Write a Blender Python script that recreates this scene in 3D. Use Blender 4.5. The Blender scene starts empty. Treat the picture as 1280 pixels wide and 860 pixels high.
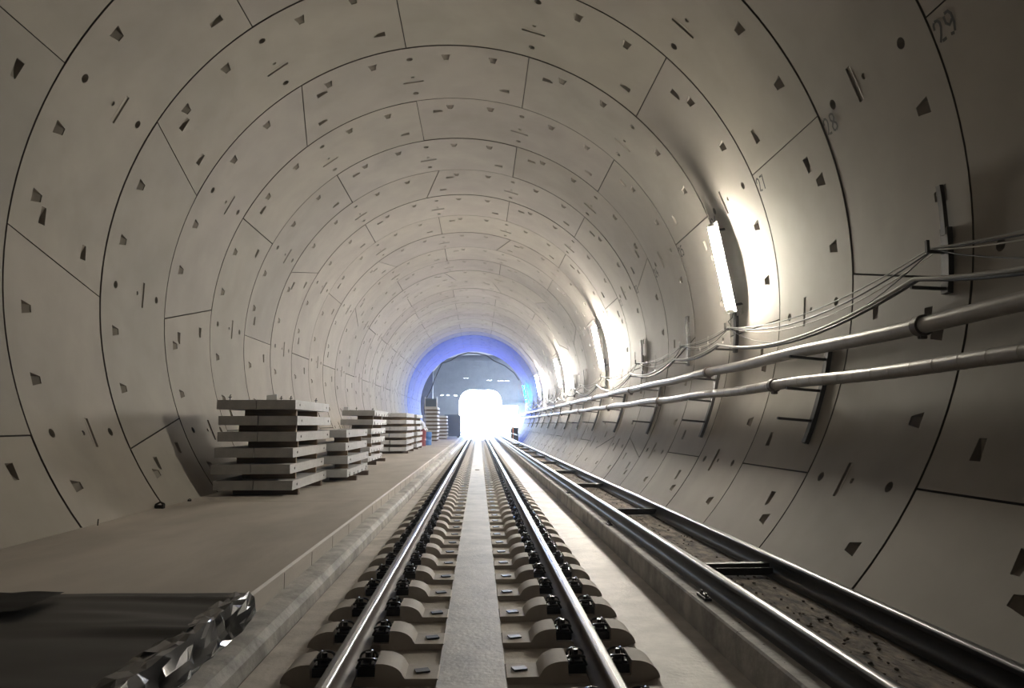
import bpy, bmesh, math, random
from mathutils import Vector, Matrix
from mathutils.geometry import delaunay_2d_cdt

PI = math.pi
R_ = math.radians
rnd = random.Random(7)
S = bpy.context.scene
COL = S.collection

# ------------------------------------------------------------------ camera, world, light, exposure
CAM_Z = 1.486                      # eye height above the track slab (slab = z 0, track runs along +Y)
cam_d = bpy.data.cameras.new('camera')
cam = bpy.data.objects.new('camera', cam_d)
COL.objects.link(cam)
cam.location = (0, 0, CAM_Z)
cam.rotation_euler = (PI / 2 + 0.11108, 0, -0.04614)
cam_d.sensor_width = 36
cam_d.lens = 896.01 / 1280 * 36
cam_d.clip_start = 0.05
cam_d.clip_end = 500
S.camera = cam

S.view_settings.view_transform = 'Standard'
S.view_settings.look = 'None'
S.view_settings.gamma = 1
S.view_settings.use_curve_mapping = False
S.view_settings.exposure = 0.0

SKY = 72.0                         # overcast daylight beyond the portal
TUBE = 510.0                        # white tube lamps
BLUE = 1300.0                        # blue emergency lamp
HAZE = 0.0007  # density of the haze added for portal glow

W = bpy.data.worlds.new('world')
S.world = W
W.use_nodes = True
W.node_tree.nodes['Background'].inputs[0].default_value = (0.70, 0.85, 1.0, 1)
W.node_tree.nodes['Background'].inputs[1].default_value = SKY
S.cycles.max_bounces = 10
S.cycles.diffuse_bounces = 6
S.cycles.glossy_bounces = 4
S.cycles.sample_clamp_indirect = 8

pl = bpy.data.lights.new('daylight_portal', 'AREA')     # guides sky light through the real opening
pl.shape = 'RECTANGLE'; pl.size = 6.0; pl.size_y = 6.5
pl.cycles.is_portal = True
plo = bpy.data.objects.new('daylight_portal', pl)
COL.objects.link(plo)
plo.location = (0.25, 87.3, 3.1)
plo.rotation_euler = (-PI / 2, 0, 0)

# ------------------------------------------------------------------ tunnel geometry constants
K = 1.08
XC, ZC = -0.4434 * K, 1.70316 * K + CAM_Z       # axis of the tunnel
RT = 4.7 * K
LR = 2.0 * K
Y0 = 7.8491 * K
TP = -0.05514                                    # ring planes lean slightly
N_END = 28                                       # last ring joint (u)
WALK_Z = CAM_Z - 1.188
KERB_Z = CAM_Z - 1.266


def cyl(theta, u, dr=0.0):
    """point on the lining: theta in degrees (0 = right, 90 = crown), u in rings, dr outward"""
    r = RT + dr
    x = r * math.cos(R_(theta)); z = r * math.sin(R_(theta))
    return Vector((XC + x, Y0 + u * LR + TP * z, ZC + z))


def cylY(theta, y, dr=0.0):
    r = RT + dr
    return Vector((XC + r * math.cos(R_(theta)), y, ZC + r * math.sin(R_(theta))))


# ------------------------------------------------------------------ materials
MATS = {}


def mat(name, col, rough=0.6, metal=0.0, noise=0.0, nscale=3.0, col2=None, bump=0.0, bscale=40.0, spec=0.5,
        stain=0.0, stretch=None, rough2=None, tone=False):
    m = bpy.data.materials.new(name)
    m.use_nodes = True
    nt = m.node_tree; N = nt.nodes; L = nt.links
    b = N['Principled BSDF']
    b.inputs['Roughness'].default_value = rough
    b.inputs['Metallic'].default_value = metal
    b.inputs['Specular IOR Level'].default_value = spec
    b.inputs['Base Color'].default_value = (*col, 1)
    tc = N.new('ShaderNodeTexCoord')
    mp = N.new('ShaderNodeMapping')
    L.new(tc.outputs['Object'], mp.inputs['Vector'])
    if stretch: mp.inputs['Scale'].default_value = stretch
    last = None
    if noise or col2:
        c2 = col2 or tuple(c * (1 - noise) for c in col)
        n = N.new('ShaderNodeTexNoise'); n.inputs['Scale'].default_value = nscale
        n.inputs['Detail'].default_value = 8; n.inputs['Roughness'].default_value = 0.62
        L.new(mp.outputs[0], n.inputs['Vector'])
        r = N.new('ShaderNodeValToRGB')
        r.color_ramp.elements[0].position = 0.36; r.color_ramp.elements[0].color = (*c2, 1)
        r.color_ramp.elements[1].position = 0.64; r.color_ramp.elements[1].color = (*col, 1)
        L.new(n.outputs['Fac'], r.inputs['Fac'])
        last = r.outputs['Color']
        if rough2 is not None:
            mr = N.new('ShaderNodeMapRange')
            mr.inputs['To Min'].default_value = rough2; mr.inputs['To Max'].default_value = rough
            L.new(n.outputs['Fac'], mr.inputs['Value']); L.new(mr.outputs[0], b.inputs['Roughness'])
    if stain:
        n2 = N.new('ShaderNodeTexNoise'); n2.inputs['Scale'].default_value = nscale * 0.35
        n2.inputs['Detail'].default_value = 4; n2.inputs['Distortion'].default_value = 0.8
        L.new(mp.outputs[0], n2.inputs['Vector'])
        r2 = N.new('ShaderNodeValToRGB')
        r2.color_ramp.elements[0].position = 0.38; r2.color_ramp.elements[0].color = (1 - stain,) * 3 + (1,)
        r2.color_ramp.elements[1].position = 0.55; r2.color_ramp.elements[1].color = (1, 1, 1, 1)
        L.new(n2.outputs['Fac'], r2.inputs['Fac'])
        mx = N.new('ShaderNodeMix'); mx.data_type = 'RGBA'; mx.blend_type = 'MULTIPLY'
        mx.inputs['Factor'].default_value = 1
        L.new(last, mx.inputs['A']); L.new(r2.outputs['Color'], mx.inputs['B'])
        last = mx.outputs['Result']
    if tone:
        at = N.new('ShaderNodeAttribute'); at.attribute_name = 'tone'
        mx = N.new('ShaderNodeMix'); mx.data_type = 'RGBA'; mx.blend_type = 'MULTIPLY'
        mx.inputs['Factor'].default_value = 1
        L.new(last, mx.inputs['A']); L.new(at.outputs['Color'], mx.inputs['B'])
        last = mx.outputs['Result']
    if last is not None: L.new(last, b.inputs['Base Color'])
    if bump:
        n3 = N.new('ShaderNodeTexNoise'); n3.inputs['Scale'].default_value = bscale
        n3.inputs['Detail'].default_value = 5
        L.new(mp.outputs[0], n3.inputs['Vector'])
        bp = N.new('ShaderNodeBump'); bp.inputs['Strength'].default_value = bump
        bp.inputs['Distance'].default_value = 0.02
        L.new(n3.outputs['Fac'], bp.inputs['Height']); L.new(bp.outputs[0], b.inputs['Normal'])
    MATS[name] = m
    return m


def emis(name, col, strength):
    m = bpy.data.materials.new(name)
    m.use_nodes = True
    nt = m.node_tree
    b = nt.nodes['Principled BSDF']
    b.inputs['Base Color'].default_value = (0.9, 0.9, 0.9, 1)
    b.inputs['Emission Color'].default_value = (*col, 1)
    b.inputs['Emission Strength'].default_value = strength
    MATS[name] = m
    return m


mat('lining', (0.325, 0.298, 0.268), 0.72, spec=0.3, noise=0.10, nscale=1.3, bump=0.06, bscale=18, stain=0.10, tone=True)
mat('joint', (0.07, 0.06, 0.052), 0.9)
mat('lining_shell', (0.03, 0.026, 0.022), 0.9)
mat('lining_ground', (0.40, 0.37, 0.33), 0.8, noise=0.15)
mat('slab', (0.68, 0.635, 0.585), 0.62, noise=0.22, nscale=5, bump=0.25, bscale=28, stain=0.18, rough2=0.5)
mat('walkway', (0.50, 0.455, 0.405), 0.7, noise=0.16, nscale=1.5, bump=0.12, bscale=20, stain=0.18,
    stretch=(1, 0.35, 1))
mat('kerb', (0.50, 0.48, 0.45), 0.75, noise=0.35, nscale=5, bump=0.4, bscale=22, stain=0.35)
mat('dirt', (0.24, 0.19, 0.145), 0.9, col2=(0.022, 0.015, 0.011), nscale=4.5, bump=0.8, bscale=26,
    stretch=(2.0, 0.8, 1))
mat('stone', (0.10, 0.075, 0.055), 0.9, noise=0.3)
mat('block', (0.52, 0.48, 0.435), 0.7, noise=0.14, nscale=6, bump=0.1, bscale=40)
mat('rail_top', (0.62, 0.64, 0.66), 0.22, metal=1.0, noise=0.1, nscale=2, stretch=(8, 0.5, 8))
mat('rail_head', (0.20, 0.20, 0.205), 0.42, metal=0.8, noise=0.2, nscale=3, stretch=(8, 0.5, 8))
mat('rail_side', (0.12, 0.090, 0.080), 0.6, metal=0.0, noise=0.3, nscale=9, spec=0.6)
mat('rail_loose_top', (0.22, 0.22, 0.23), 0.30, metal=0.9, noise=0.25, nscale=2, stretch=(8, 0.5, 8))
mat('rail_loose', (0.045, 0.042, 0.042), 0.42, metal=0.5, noise=0.3, nscale=6)
mat('black_steel', (0.018, 0.018, 0.02), 0.32, metal=0.4, noise=0.3, nscale=20)
mat('black_pad', (0.03, 0.032, 0.038), 0.35)
mat('bracket', (0.032, 0.028, 0.026), 0.5, metal=0.4, noise=0.3, nscale=10)
mat('galvanised', (0.40, 0.40, 0.40), 0.42, metal=0.6, noise=0.2, nscale=12)
mat('pipe', (0.27, 0.255, 0.24), 0.42, metal=0.35, noise=0.22, nscale=3, bump=0.05, bscale=12)
mat('coupling', (0.10, 0.075, 0.065), 0.5, metal=0.5, noise=0.3, nscale=14)
mat('cable_black', (0.012, 0.012, 0.012), 0.5)
mat('cable_grey', (0.35, 0.34, 0.32), 0.5)
mat('cable_white', (0.62, 0.60, 0.55), 0.5)
mat('cover_slab', (0.47, 0.47, 0.475), 0.72, noise=0.14, nscale=4, bump=0.12, bscale=25, stain=0.10, tone=False)
mat('timber', (0.22, 0.15, 0.095), 0.75, noise=0.3, nscale=9, stretch=(0.5, 6, 6))
mat('timber_dark', (0.10, 0.065, 0.045), 0.8, noise=0.3, nscale=9, stretch=(0.5, 6, 6))
mat('foil', (0.012, 0.012, 0.012), 0.42, noise=0.3, nscale=4, spec=0.45)
mat('foil_shiny', (0.010, 0.012, 0.015), 0.20, spec=0.8)
mat('paint', (0.018, 0.017, 0.016), 0.7)
mat('hole', (0.03, 0.028, 0.026), 0.9)
mat('chamber', (0.19, 0.20, 0.23), 0.75, noise=0.14, nscale=1.5, bump=0.1)
mat('housing', (0.55, 0.55, 0.52), 0.5)
mat('white_plastic', (0.75, 0.76, 0.78), 0.4)
mat('maroon', (0.18, 0.03, 0.04), 0.5)
mat('blue_plastic', (0.03, 0.12, 0.35), 0.45)
mat('dark_blue', (0.05, 0.08, 0.13), 0.5)
mat('orange', (0.75, 0.22, 0.05), 0.5)
mat('lining_blue', (0.20, 0.33, 0.85), 0.5, noise=0.1, nscale=1.5, tone=True)
emis('tube_white', (1.0, 0.93, 0.78), TUBE)
emis('tube_white_strong', (1.0, 0.93, 0.82), TUBE * 2.7)
emis('tube_blue', (0.0, 0.22, 1.0), BLUE)


# ------------------------------------------------------------------ helpers
def finish(name, me, m, parent=None, smooth=None):
    ms = m if isinstance(m, (list, tuple)) else [m]
    for x in ms: me.materials.append(MATS[x])
    o = bpy.data.objects.new(name, me)
    COL.objects.link(o)
    if parent is not None: o.parent = parent
    if smooth:
        me.polygons.foreach_set('use_smooth', [True] * len(me.polygons))
        me.set_sharp_from_angle(angle=R_(smooth))
    return o


def obj(name, bm, m, parent=None, smooth=None, bevel=0.0):
    if bevel:
        bmesh.ops.bevel(bm, geom=[e for e in bm.edges if len(e.link_faces) == 2 and e.calc_face_angle(0) > 0.5],
                        offset=bevel, segments=1, affect='EDGES', clamp_overlap=True)
    bmesh.ops.recalc_face_normals(bm, faces=bm.faces)
    me = bpy.data.meshes.new(name)
    bm.to_mesh(me); bm.free()
    return finish(name, me, m, parent, smooth)


def box(bm, x0, x1, y0, y1, z0, z1, M=None, mi=0):
    vs = [bm.verts.new((x, y, z)) for x in (x0, x1) for y in (y0, y1) for z in (z0, z1)]
    if M is not None:
        for v in vs: v.co = M @ v.co
    for f in ((0, 1, 3, 2), (4, 6, 7, 5), (0, 4, 5, 1), (2, 3, 7, 6), (0, 2, 6, 4), (1, 5, 7, 3)):
        bm.faces.new([vs[i] for i in f]).material_index = mi
    return vs


def frame(p, d):
    d = Vector(d).normalized()
    a = Vector((0, 0, 1)) if abs(d.z) < 0.9 else Vector((1, 0, 0))
    x = d.cross(a).normalized(); y = d.cross(x).normalized()
    return x, y


def tube(bm, pts, r, n=10, cap=True, closed=False):
    pts = [Vector(p) for p in pts]
    rings = []
    x = None
    m = len(pts)
    for i, p in enumerate(pts):
        if closed: d = pts[(i + 1) % m] - pts[i - 1]
        elif i == 0: d = pts[1] - p
        elif i == m - 1: d = p - pts[-2]
        else: d = pts[i + 1] - pts[i - 1]
        d.normalize()
        if x is None: x, y = frame(p, d)
        else:
            x = (x - d * x.dot(d)).normalized(); y = d.cross(x)
        rr = r[i] if isinstance(r, (list, tuple)) else r
        rings.append([bm.verts.new(p + x * rr * math.cos(2 * PI * k / n) + y * rr * math.sin(2 * PI * k / n)) for k in range(n)])
    for a, b in zip(rings, rings[1:] + (rings[:1] if closed else [])):
        for k in range(n):
            try: bm.faces.new((a[k], a[(k + 1) % n], b[(k + 1) % n], b[k]))
            except ValueError: pass
    if cap and not closed:
        bm.faces.new(rings[0]); bm.faces.new(rings[-1])


def prism_y(bm, prof, y0, y1, cap=True, mids=(), segs=1):
    """profile [(x,z)...] closed, extruded along y; mids = material index per edge"""
    ys = [y0 + (y1 - y0) * k / segs for k in range(segs + 1)]
    rows = [[bm.verts.new((x, y, z)) for x, z in prof] for y in ys]
    n = len(prof)
    for a, b in zip(rows, rows[1:]):
        for i in range(n):
            f = bm.faces.new((a[i], a[(i + 1) % n], b[(i + 1) % n], b[i]))
            if mids: f.material_index = mids[i]
    if cap:
        bm.faces.new(rows[0]); bm.faces.new(rows[-1])


def empty(name, loc, rz=0.0):
    o = bpy.data.objects.new(name, None)
    COL.objects.link(o)
    o.location = loc; o.rotation_euler = (0, 0, rz)
    o.empty_display_size = 0.1
    return o


def tag(o, label, cat, group=None):
    o['label'] = label; o['category'] = cat
    if group: o['group'] = group
    return o


def struct(o):
    o['kind'] = 'structure'
    return o


def copy_tree(o, parent=None):
    c = o.copy(); COL.objects.link(c)
    if parent is not None: c.parent = parent
    for ch in list(o.children): copy_tree(ch, c)
    return c


ORD = ['first', 'second', 'third', 'fourth', 'fifth', 'sixth', 'seventh', 'eighth', 'ninth', 'tenth', 'eleventh',
       'twelfth', 'thirteenth', 'fourteenth', 'fifteenth', 'sixteenth', 'seventeenth', 'eighteenth', 'nineteenth', 'twentieth']

# ------------------------------------------------------------------ segmental lining
RF, LF = 4.7, 2.0                     # working units of the segment template (scaled by K)
HALF = R_(360 / 14) * RF
SL = R_(2.8) * RF
GAP = 0.008
GAPR = 0.0155


def seg_template(lo, hi):
    """lo/hi: joint slant at low/high theta side: +1 rises with v, -1 falls, 0 straight."""
    g = GAP
    P = []; E = []
    bl = lambda v, k, s: s * HALF + k * SL * (v - 1.0)
    q = GAPR
    c = [(bl(q, lo, -1) + g, q), (bl(q, hi, 1) - g, q), (bl(LF - q, hi, 1) - g, LF - q), (bl(LF - q, lo, -1) + g, LF - q)]
    P += c
    E += [(0, 1), (1, 2), (2, 3), (3, 0)]
    step = HALF * 2 / 20
    x = -HALF - SL + step * 0.5
    while x < HALF + SL:
        i = len(P); P += [(x, -0.2), (x, LF + 0.2)]; E.append((i, i + 1)); x += step
    holes = []

    def circle(s, v, r, n, d):
        pts = [(s + r * math.cos(2 * PI * k / n), v + r * math.sin(2 * PI * k / n)) for k in range(n)]
        holes.append((pts, [d] * n))

    circle(-0.02, 0.385, 0.054, 14, 0.16)
    circle(-0.02, 1.672, 0.054, 14, 0.16)
    circle(-0.015, 1.03, 0.032, 10, 0.022)
    holes.append(([(-0.205, 1.155), (0.175, 1.155), (0.175, 1.238), (-0.205, 1.238)], [0.001, 0.001, 0.022, 0.022]))
    for a in (-18.05, -8.0, 7.75, 17.75):
        s = R_(a) * RF
        holes.append(([(s - 0.078, 0.312), (s + 0.078, 0.312), (s + 0.042, 0.488), (s - 0.042, 0.488)],
                      [0.14, 0.14, 0.012, 0.012]))

    def lng(s0, s1, v, dv):      # wide end at s0
        holes.append(([(s0, v - 0.062 + dv), (s0, v + 0.062 + dv), (s1, v + 0.042), (s1, v - 0.042)],
                      [0.11, 0.11, 0.012, 0.012]))
    key = lo == 1 and hi == -1
    if not key:
        if hi == 0: lng(1.81, 1.62, 0.565, 0.012)
        if hi == 1:
            lng(1.73, 1.53, 0.57, 0.01); lng(1.935, 1.75, 1.50, 0.01)
        if lo == 0: lng(-1.82, -1.63, 1.455, 0.0)
        if lo == -1:
            lng(-1.73, -1.53, 0.57, 0.01); lng(-1.935, -1.75, 1.50, 0.01)
    for pts, d in holes:
        i = len(P); P += pts
        E += [(i + k, i + (k + 1) % len(pts)) for k in range(len(pts))]
    res = delaunay_2d_cdt([Vector(p) for p in P], E, [], 0, 1e-5)
    V, F = res[0], res[2]

    def inside(p, poly):
        r = False; n = len(poly)
        for i in range(n):
            x1, y1 = poly[i]; x2, y2 = poly[(i + 1) % n]
            if (y1 > p[1]) != (y2 > p[1]) and p[0] < (x2 - x1) * (p[1] - y1) / (y2 - y1) + x1: r = not r
        return r
    tris = []
    for f in F:
        if len(f) < 3: continue
        cx = sum(V[i][0] for i in f) / len(f); cy = sum(V[i][1] for i in f) / len(f)
        if not inside((cx, cy), c): continue
        if any(inside((cx, cy), h[0]) for h in holes): continue
        f = list(f)
        a, b_, d = V[f[0]], V[f[1]], V[f[2]]
        if (b_[0] - a[0]) * (d[1] - a[1]) - (b_[1] - a[1]) * (d[0] - a[0]) < 0: f.reverse()
        tris.append(f)
    used = sorted({i for f in tris for i in f})
    mp = {u: k for k, u in enumerate(used)}
    verts = [(V[i][0], V[i][1], 0.0) for i in used]
    faces = [([mp[i] for i in f], 1) for f in tris]
    # sides of the segment
    bpts = []
    for a, b_ in zip(c, c[1:] + c[:1]):
        n = 20 if abs(a[1] - b_[1]) < 0.01 else 1
        bpts += [(a[0] + (b_[0] - a[0]) * k / n, a[1] + (b_[1] - a[1]) * k / n) for k in range(n)]
    i = len(verts); n = len(bpts)
    verts += [(x, y, 0.0) for x, y in bpts] + [(x, y, 0.10) for x, y in bpts]
    faces += [([i + k, i + n + k, i + n + (k + 1) % n, i + (k + 1) % n], -1) for k in range(n)]
    for pts, d in holes:
        i = len(verts); n = len(pts)
        verts += [(x, y, 0.0) for x, y in pts] + [(x, y, dd) for (x, y), dd in zip(pts, d)]
        faces += [([i + k, i + (k + 1) % n, i + n + (k + 1) % n, i + n + k], 0) for k in range(n)]
        faces.append(([i + n + k for k in range(n)], 0))
    return verts, faces


TPL = {}
for k_ in ((0, 0), (0, 1), (-1, 0), (1, -1)): TPL[k_] = seg_template(*k_)
A_SET = [-2.857 + 51.4286 * k for k in range(7)]
B_SET = [-28.571 + 51.4286 * k for k in range(7)]
# index of the key segment (start joint) per ring, ring starts at joint u
KEY = {-1: (0, 'A'), 0: (4, 'B'), 1: (3, 'A'), 2: (3, 'B'), 3: (6, 'A'), 4: (0, 'B'), 5: (2, 'A'), 6: (6, 'B'),
       7: (5, 'A'), 8: (2, 'B'), -2: (5, 'B')}
WL = {}
for nm in ('wall_left', 'wall_right', 'ceiling'): WL[nm] = dict(v=[], f=[], n=[], t=[], m=[])
for u in range(-14, N_END):
    if u in KEY: ki, par = KEY[u]
    else: ki, par = rnd.choice([0, 1, 2, 3, 4, 5, 6]), ('A' if u % 2 else 'B')
    js = A_SET if par == 'A' else B_SET
    for j in range(7):
        th0 = js[j]; c = th0 + 25.714
        cc = ((c + 180) % 360) - 180
        if -125 < cc < -62: continue
        lo = hi = 0
        if j == ki: lo, hi = 1, -1
        elif (j + 1) % 7 == ki: hi = 1
        elif (j - 1) % 7 == ki: lo = -1
        D = WL['ceiling' if 50 < cc < 130 else ('wall_right' if abs(cc) < 90 else 'wall_left')]
        dr = rnd.uniform(-0.004, 0.004); dt = rnd.uniform(-0.0006, 0.0006)
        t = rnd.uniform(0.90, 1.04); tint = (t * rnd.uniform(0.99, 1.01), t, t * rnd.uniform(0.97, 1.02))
        bl_ = {19: .06, 20: .15, 21: .45}.get(u, 1.0 if u > 21 else 0.0)   # blue tint on rings near the mouth, blended in ring by ring
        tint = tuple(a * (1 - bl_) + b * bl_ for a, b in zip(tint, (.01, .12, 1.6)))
        base = len(D['v'])
        vs, fs = TPL[(lo, hi)]
        for s, v, d in vs:
            th = R_(c) + s / RF + dt
            r = RT + (d * K) + dr
            z = r * math.sin(th)
            D['v'].append((XC + r * math.cos(th), Y0 + (u + v / LF) * LR + TP * z, ZC + z))
        for f, fr in fs:
            D['f'].append([base + i for i in f])
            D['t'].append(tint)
            D['n'].append(1 if fr == 1 else 0)
            D['m'].append(1 if fr == -1 else 0)
for nm, D in WL.items():
    me = bpy.data.meshes.new(nm)
    me.from_pydata(D['v'], [], D['f'])
    me.update()
    # front faces must look at the axis
    axis = lambda p: Vector((XC - p[0], 0, ZC - p[2])).normalized()
    flip = []
    for p in me.polygons:
        if D['n'][p.index]:
            if p.normal.dot(axis(p.center)) < 0: flip.append(p.index)
    if flip:
        for i in flip: me.polygons[i].flip()
        me.update()
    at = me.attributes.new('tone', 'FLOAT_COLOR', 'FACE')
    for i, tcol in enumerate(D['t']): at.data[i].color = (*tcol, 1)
    me.polygons.foreach_set('use_smooth', [bool(x) for x in D['n']])
    me.polygons.foreach_set('material_index', D['m'])
    nrm = [None] * len(me.loops)
    for p in me.polygons:
        for li in p.loop_indices:
            if D['n'][p.index]: nrm[li] = axis(me.vertices[me.loops[li].vertex_index].co)
            else: nrm[li] = p.normal.copy()
    me.normals_split_custom_set(nrm)
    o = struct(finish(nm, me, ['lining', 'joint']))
    WL[nm]['o'] = o

# outer shell behind the joints (closes the gaps)
bm = bmesh.new()
NS = 72
rows = []
for u in range(-14, N_END + 1):
    rows.append([bm.verts.new(cyl(360 * k / NS, u, 0.24)) for k in range(NS)])
for a, b in zip(rows, rows[1:]):
    for k in range(NS): bm.faces.new((a[k], a[(k + 1) % NS], b[(k + 1) % NS], b[k]))
bm.faces.new(rows[0])                       # tunnel stops well behind the viewer
struct(obj('wall_outer', bm, 'lining_shell', smooth=60))

# ------------------------------------------------------------------ stencilled ring numbers
GLY = {
    '0': [[(.25, 0.05), (.05, .3), (.05, .85)], [(.2, 1), (.8, 1)], [(.95, .85), (.95, .2), (.75, 0)]],
    '1': [[(.5, 0), (.5, 1)], [(.3, .8), (.42, .9)]],
    '2': [[(.05, .72), (.1, .88), (.2, .95)], [(.38, 1), (.65, .97), (.82, .82), (.78, .62), (.5, .3), (.22, .06)], [(.5, .03), (.85, .03)]],
    '3': [[(.1, .9), (.4, 1), (.75, .92), (.85, .75), (.7, .58)], [(.45, .52), (.75, .48), (.9, .25), (.65, .03), (.3, .02)], [(.05, .15), (.12, .08)]],
    '4': [[(.6, 1), (.05, .35), (.55, .35)], [(.72, .35), (.95, .35)], [(.65, .62), (.65, 0)]],
    '5': [[(.85, 1), (.2, 1), (.15, .62)], [(.25, .6), (.6, .64), (.88, .45), (.85, .18), (.6, .02)], [(.4, 0), (.08, .12)]],
    '6': [[(.75, 1), (.3, .75), (.08, .4), (.15, .1)], [(.3, .02), (.65, .02), (.88, .2), (.82, .45)], [(.62, .54), (.3, .5)]],
    '7': [[(.05, .97), (.55, .97)], [(.85, 1), (.7, .7), (.45, 0)]],
    '8': [[(.4, .53), (.12, .7), (.18, .95), (.4, 1)], [(.55, 1), (.85, .9), (.82, .68), (.6, .52)],
          [(.4, .48), (.08, .3), (.12, .06), (.38, 0)], [(.6, 0), (.9, .12), (.92, .32), (.62, .48)]],
    '9': [[(.75, .55), (.4, .42), (.1, .6), (.12, .88)], [(.35, 1), (.7, 1), (.92, .8), (.9, .4), (.7, .08)], [(.5, 0), (.25, .03)]],
}


def ring_number(txt, u):
    bm = bmesh.new()
    w, h, gp = 0.105 * K, 0.185 * K, 0.03 * K
    lw = 0.0135 * K
    right0 = (LF - 0.045) * K            # far edge of the text, text runs towards the viewer
    for ci, ch in enumerate(txt):
        for st in GLY[ch]:
            pts = [(ci * (w + gp) + a * w, b * h) for a, b in st]
            for k in range(len(pts)):
                pass
            L = []
            for k, (a, b) in enumerate(pts):
                p0 = pts[max(k - 1, 0)]; p1 = pts[min(k + 1, len(pts) - 1)]
                dx, dy = p1[0] - p0[0], p1[1] - p0[1]
                l = math.hypot(dx, dy) or 1
                nx, ny = -dy / l * lw, dx / l * lw
                if k == 0: a -= dx / l * lw * .6; b -= dy / l * lw * .6
                if k == len(pts) - 1: a += dx / l * lw * .6; b += dy / l * lw * .6
                L.append(((a + nx, b + ny), (a - nx, b - ny)))
            vv = []
            for q in L:
                r2 = []
                for a, b in q:
                    v = right0 - a
                    s = -0.27 * K + b - (0.02 * ci * 0)
                    r2.append(bm.verts.new(cyl(22.857 + math.degrees(s / RT), u + v / LR, -0.0055)))
                vv.append(r2)
            for p, q in zip(vv, vv[1:]): bm.faces.new((p[0], p[1], q[1], q[0]))
    return bm


for n in range(30, 7, -1):
    u = 27 - n
    bm = ring_number(str(n), u)
    me = bpy.data.meshes.new('ring_number'); bm.to_mesh(me); bm.free()
    o = finish('ring_number', me, 'paint', WL['wall_right']['o'])

# ------------------------------------------------------------------ track slab, walkway, kerbs
YA, YB = -21.5, 92.0
bm = bmesh.new()
prof = [(-1.360, -0.004), (-1.12, -0.004), (-1.06, -0.03), (-0.245, -0.03), (-0.235, 0.003), (0.168, 0.003), (0.178, -0.03),
        (1.00, -0.03), (1.06, -0.004), (1.60, 0.0), (1.60, -0.4), (-1.360, -0.4)]
prism_y(bm, prof, YA, YB, segs=40)
struct(obj('floor', bm, 'slab'))

# ledge beside the walkway
bm = bmesh.new()
y = YA
prof = [(-1.66, 0.145), (-1.46, 0.140), (-1.44, 0.128), (-1.425, 0.125), (-1.412, 0.095), (-1.385, 0.075), (-1.380, -0.02), (-1.66, -0.02)]
prism_y(bm, prof, YA, YB, segs=60)
for v in bm.verts:
    if v.co.x > -1.5: v.co.x += rnd.uniform(-.004, .004); v.co.z += rnd.uniform(-.004, .004)
struct(obj('trim_1', bm, 'kerb', smooth=35))

# walkway cast in bays with open joints
joints = [YA, -9.0, 2.0, 11.45, 13.4, 23.5, 33.4, 43.5, 53.5, 63.5, 73.5, YB]
bm = bmesh.new()
for a, b in zip(joints, joints[1:]):
    zl = WALK_Z
    prof = [(-6.0, zl - 0.0), (-1.606, zl), (-1.588, zl - 0.018), (-1.588, -0.02), (-6.0, -0.02)]
    prism_y(bm, prof, a + 0.006, b - 0.006)
prism_y(bm, [(-6, -.02), (-1.63, -.02), (-1.63, WALK_Z - .03), (-6, WALK_Z - .03)], YA, YB)
wk = struct(obj('floor_walkway', bm, 'walkway'))
# vertical form joints in the walkway face: thin proud ribs between panels
bm = bmesh.new()
y = 3.2
while y < 60:
    box(bm, -1.592, -1.5865, y, y + 0.008, 0.14, WALK_Z - 0.03)
    y += 0.98
struct(obj('trim_2', bm, 'hole', parent=wk))

# kerb on the right with joints
bm = bmesh.new()
y = YA
while y < YB:
    L_ = 1.0
    x0 = 1.583
    prof = [(x0, -0.02), (x0, KERB_Z - 0.012), (x0 + 0.012, KERB_Z), (1.72, KERB_Z - rnd.uniform(0, .004)), (1.72, -0.02)]
    prism_y(bm, prof, y + 0.003, y + L_ - 0.003)
    y += L_
prism_y(bm, [(1.6, -.02), (1.6, KERB_Z - .02), (1.73, KERB_Z - .02), (1.73, -.02)], YA, YB)
struct(obj('trim_3', bm, 'kerb'))
bm = bmesh.new()
ny, nx = 240, 6
G = [[bm.verts.new(((1.70, 1.9, 2.1, 2.3, 2.58, 2.62, 4.2)[i], YA + (YB - YA) * j / ny, (KERB_Z - 0.012 if i < 5 else -0.02) + rnd.uniform(-.006, .006))) for i in range(nx + 1)] for j in range(ny + 1)]
for j in range(ny):
    for i in range(nx): bm.faces.new((G[j][i], G[j][i + 1], G[j + 1][i + 1], G[j + 1][i]))
struct(obj('floor_right', bm, 'dirt', smooth=60))
# gritty debris between the loose rails
bm = bmesh.new()
for k in range(1500):
    y = 2.5 + 30 * rnd.random() ** 1.6; x = rnd.choice([rnd.uniform(1.9, 2.45), rnd.uniform(1.90, 2.1), rnd.uniform(1.62, 1.72)])
    s = rnd.uniform(.004, .014) * (1 if x > 1.8 else .6)
    M = Matrix.Translation((x, y, KERB_Z - 0.004)) @ Matrix.Rotation(rnd.uniform(0, 6), 4, 'Z') @ Matrix.Diagonal((s * rnd.uniform(.7, 1.8), s, s * .7, 1))
    bmesh.ops.create_icosphere(bm, subdivisions=1, radius=1, matrix=M)
o = obj('gravel_crumbs', bm, 'stone'); o['kind'] = 'stuff'
tag(o, 'dark gravel crumbs scattered on the dirt between the two spare rails', 'gravel')

# ------------------------------------------------------------------ rails
RAILP = [(-.075, 0), (-.075, .0115), (-.045, .018), (-.020, .030), (-.0085, .048), (-.0085, .112), (-.014, .126), (-.0355, .134),
         (-.0365, .150), (-.036, .158), (-.030, .166), (-.021, .1700), (-.004, .1720), (.004, .1720), (.021, .1700), (.030, .166), (.036, .158), (.0365, .150), (.0355, .134),
         (.014, .126), (.0085, .112), (.0085, .048), (.020, .030), (.045, .018), (.075, .0115), (.075, 0)]


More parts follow.
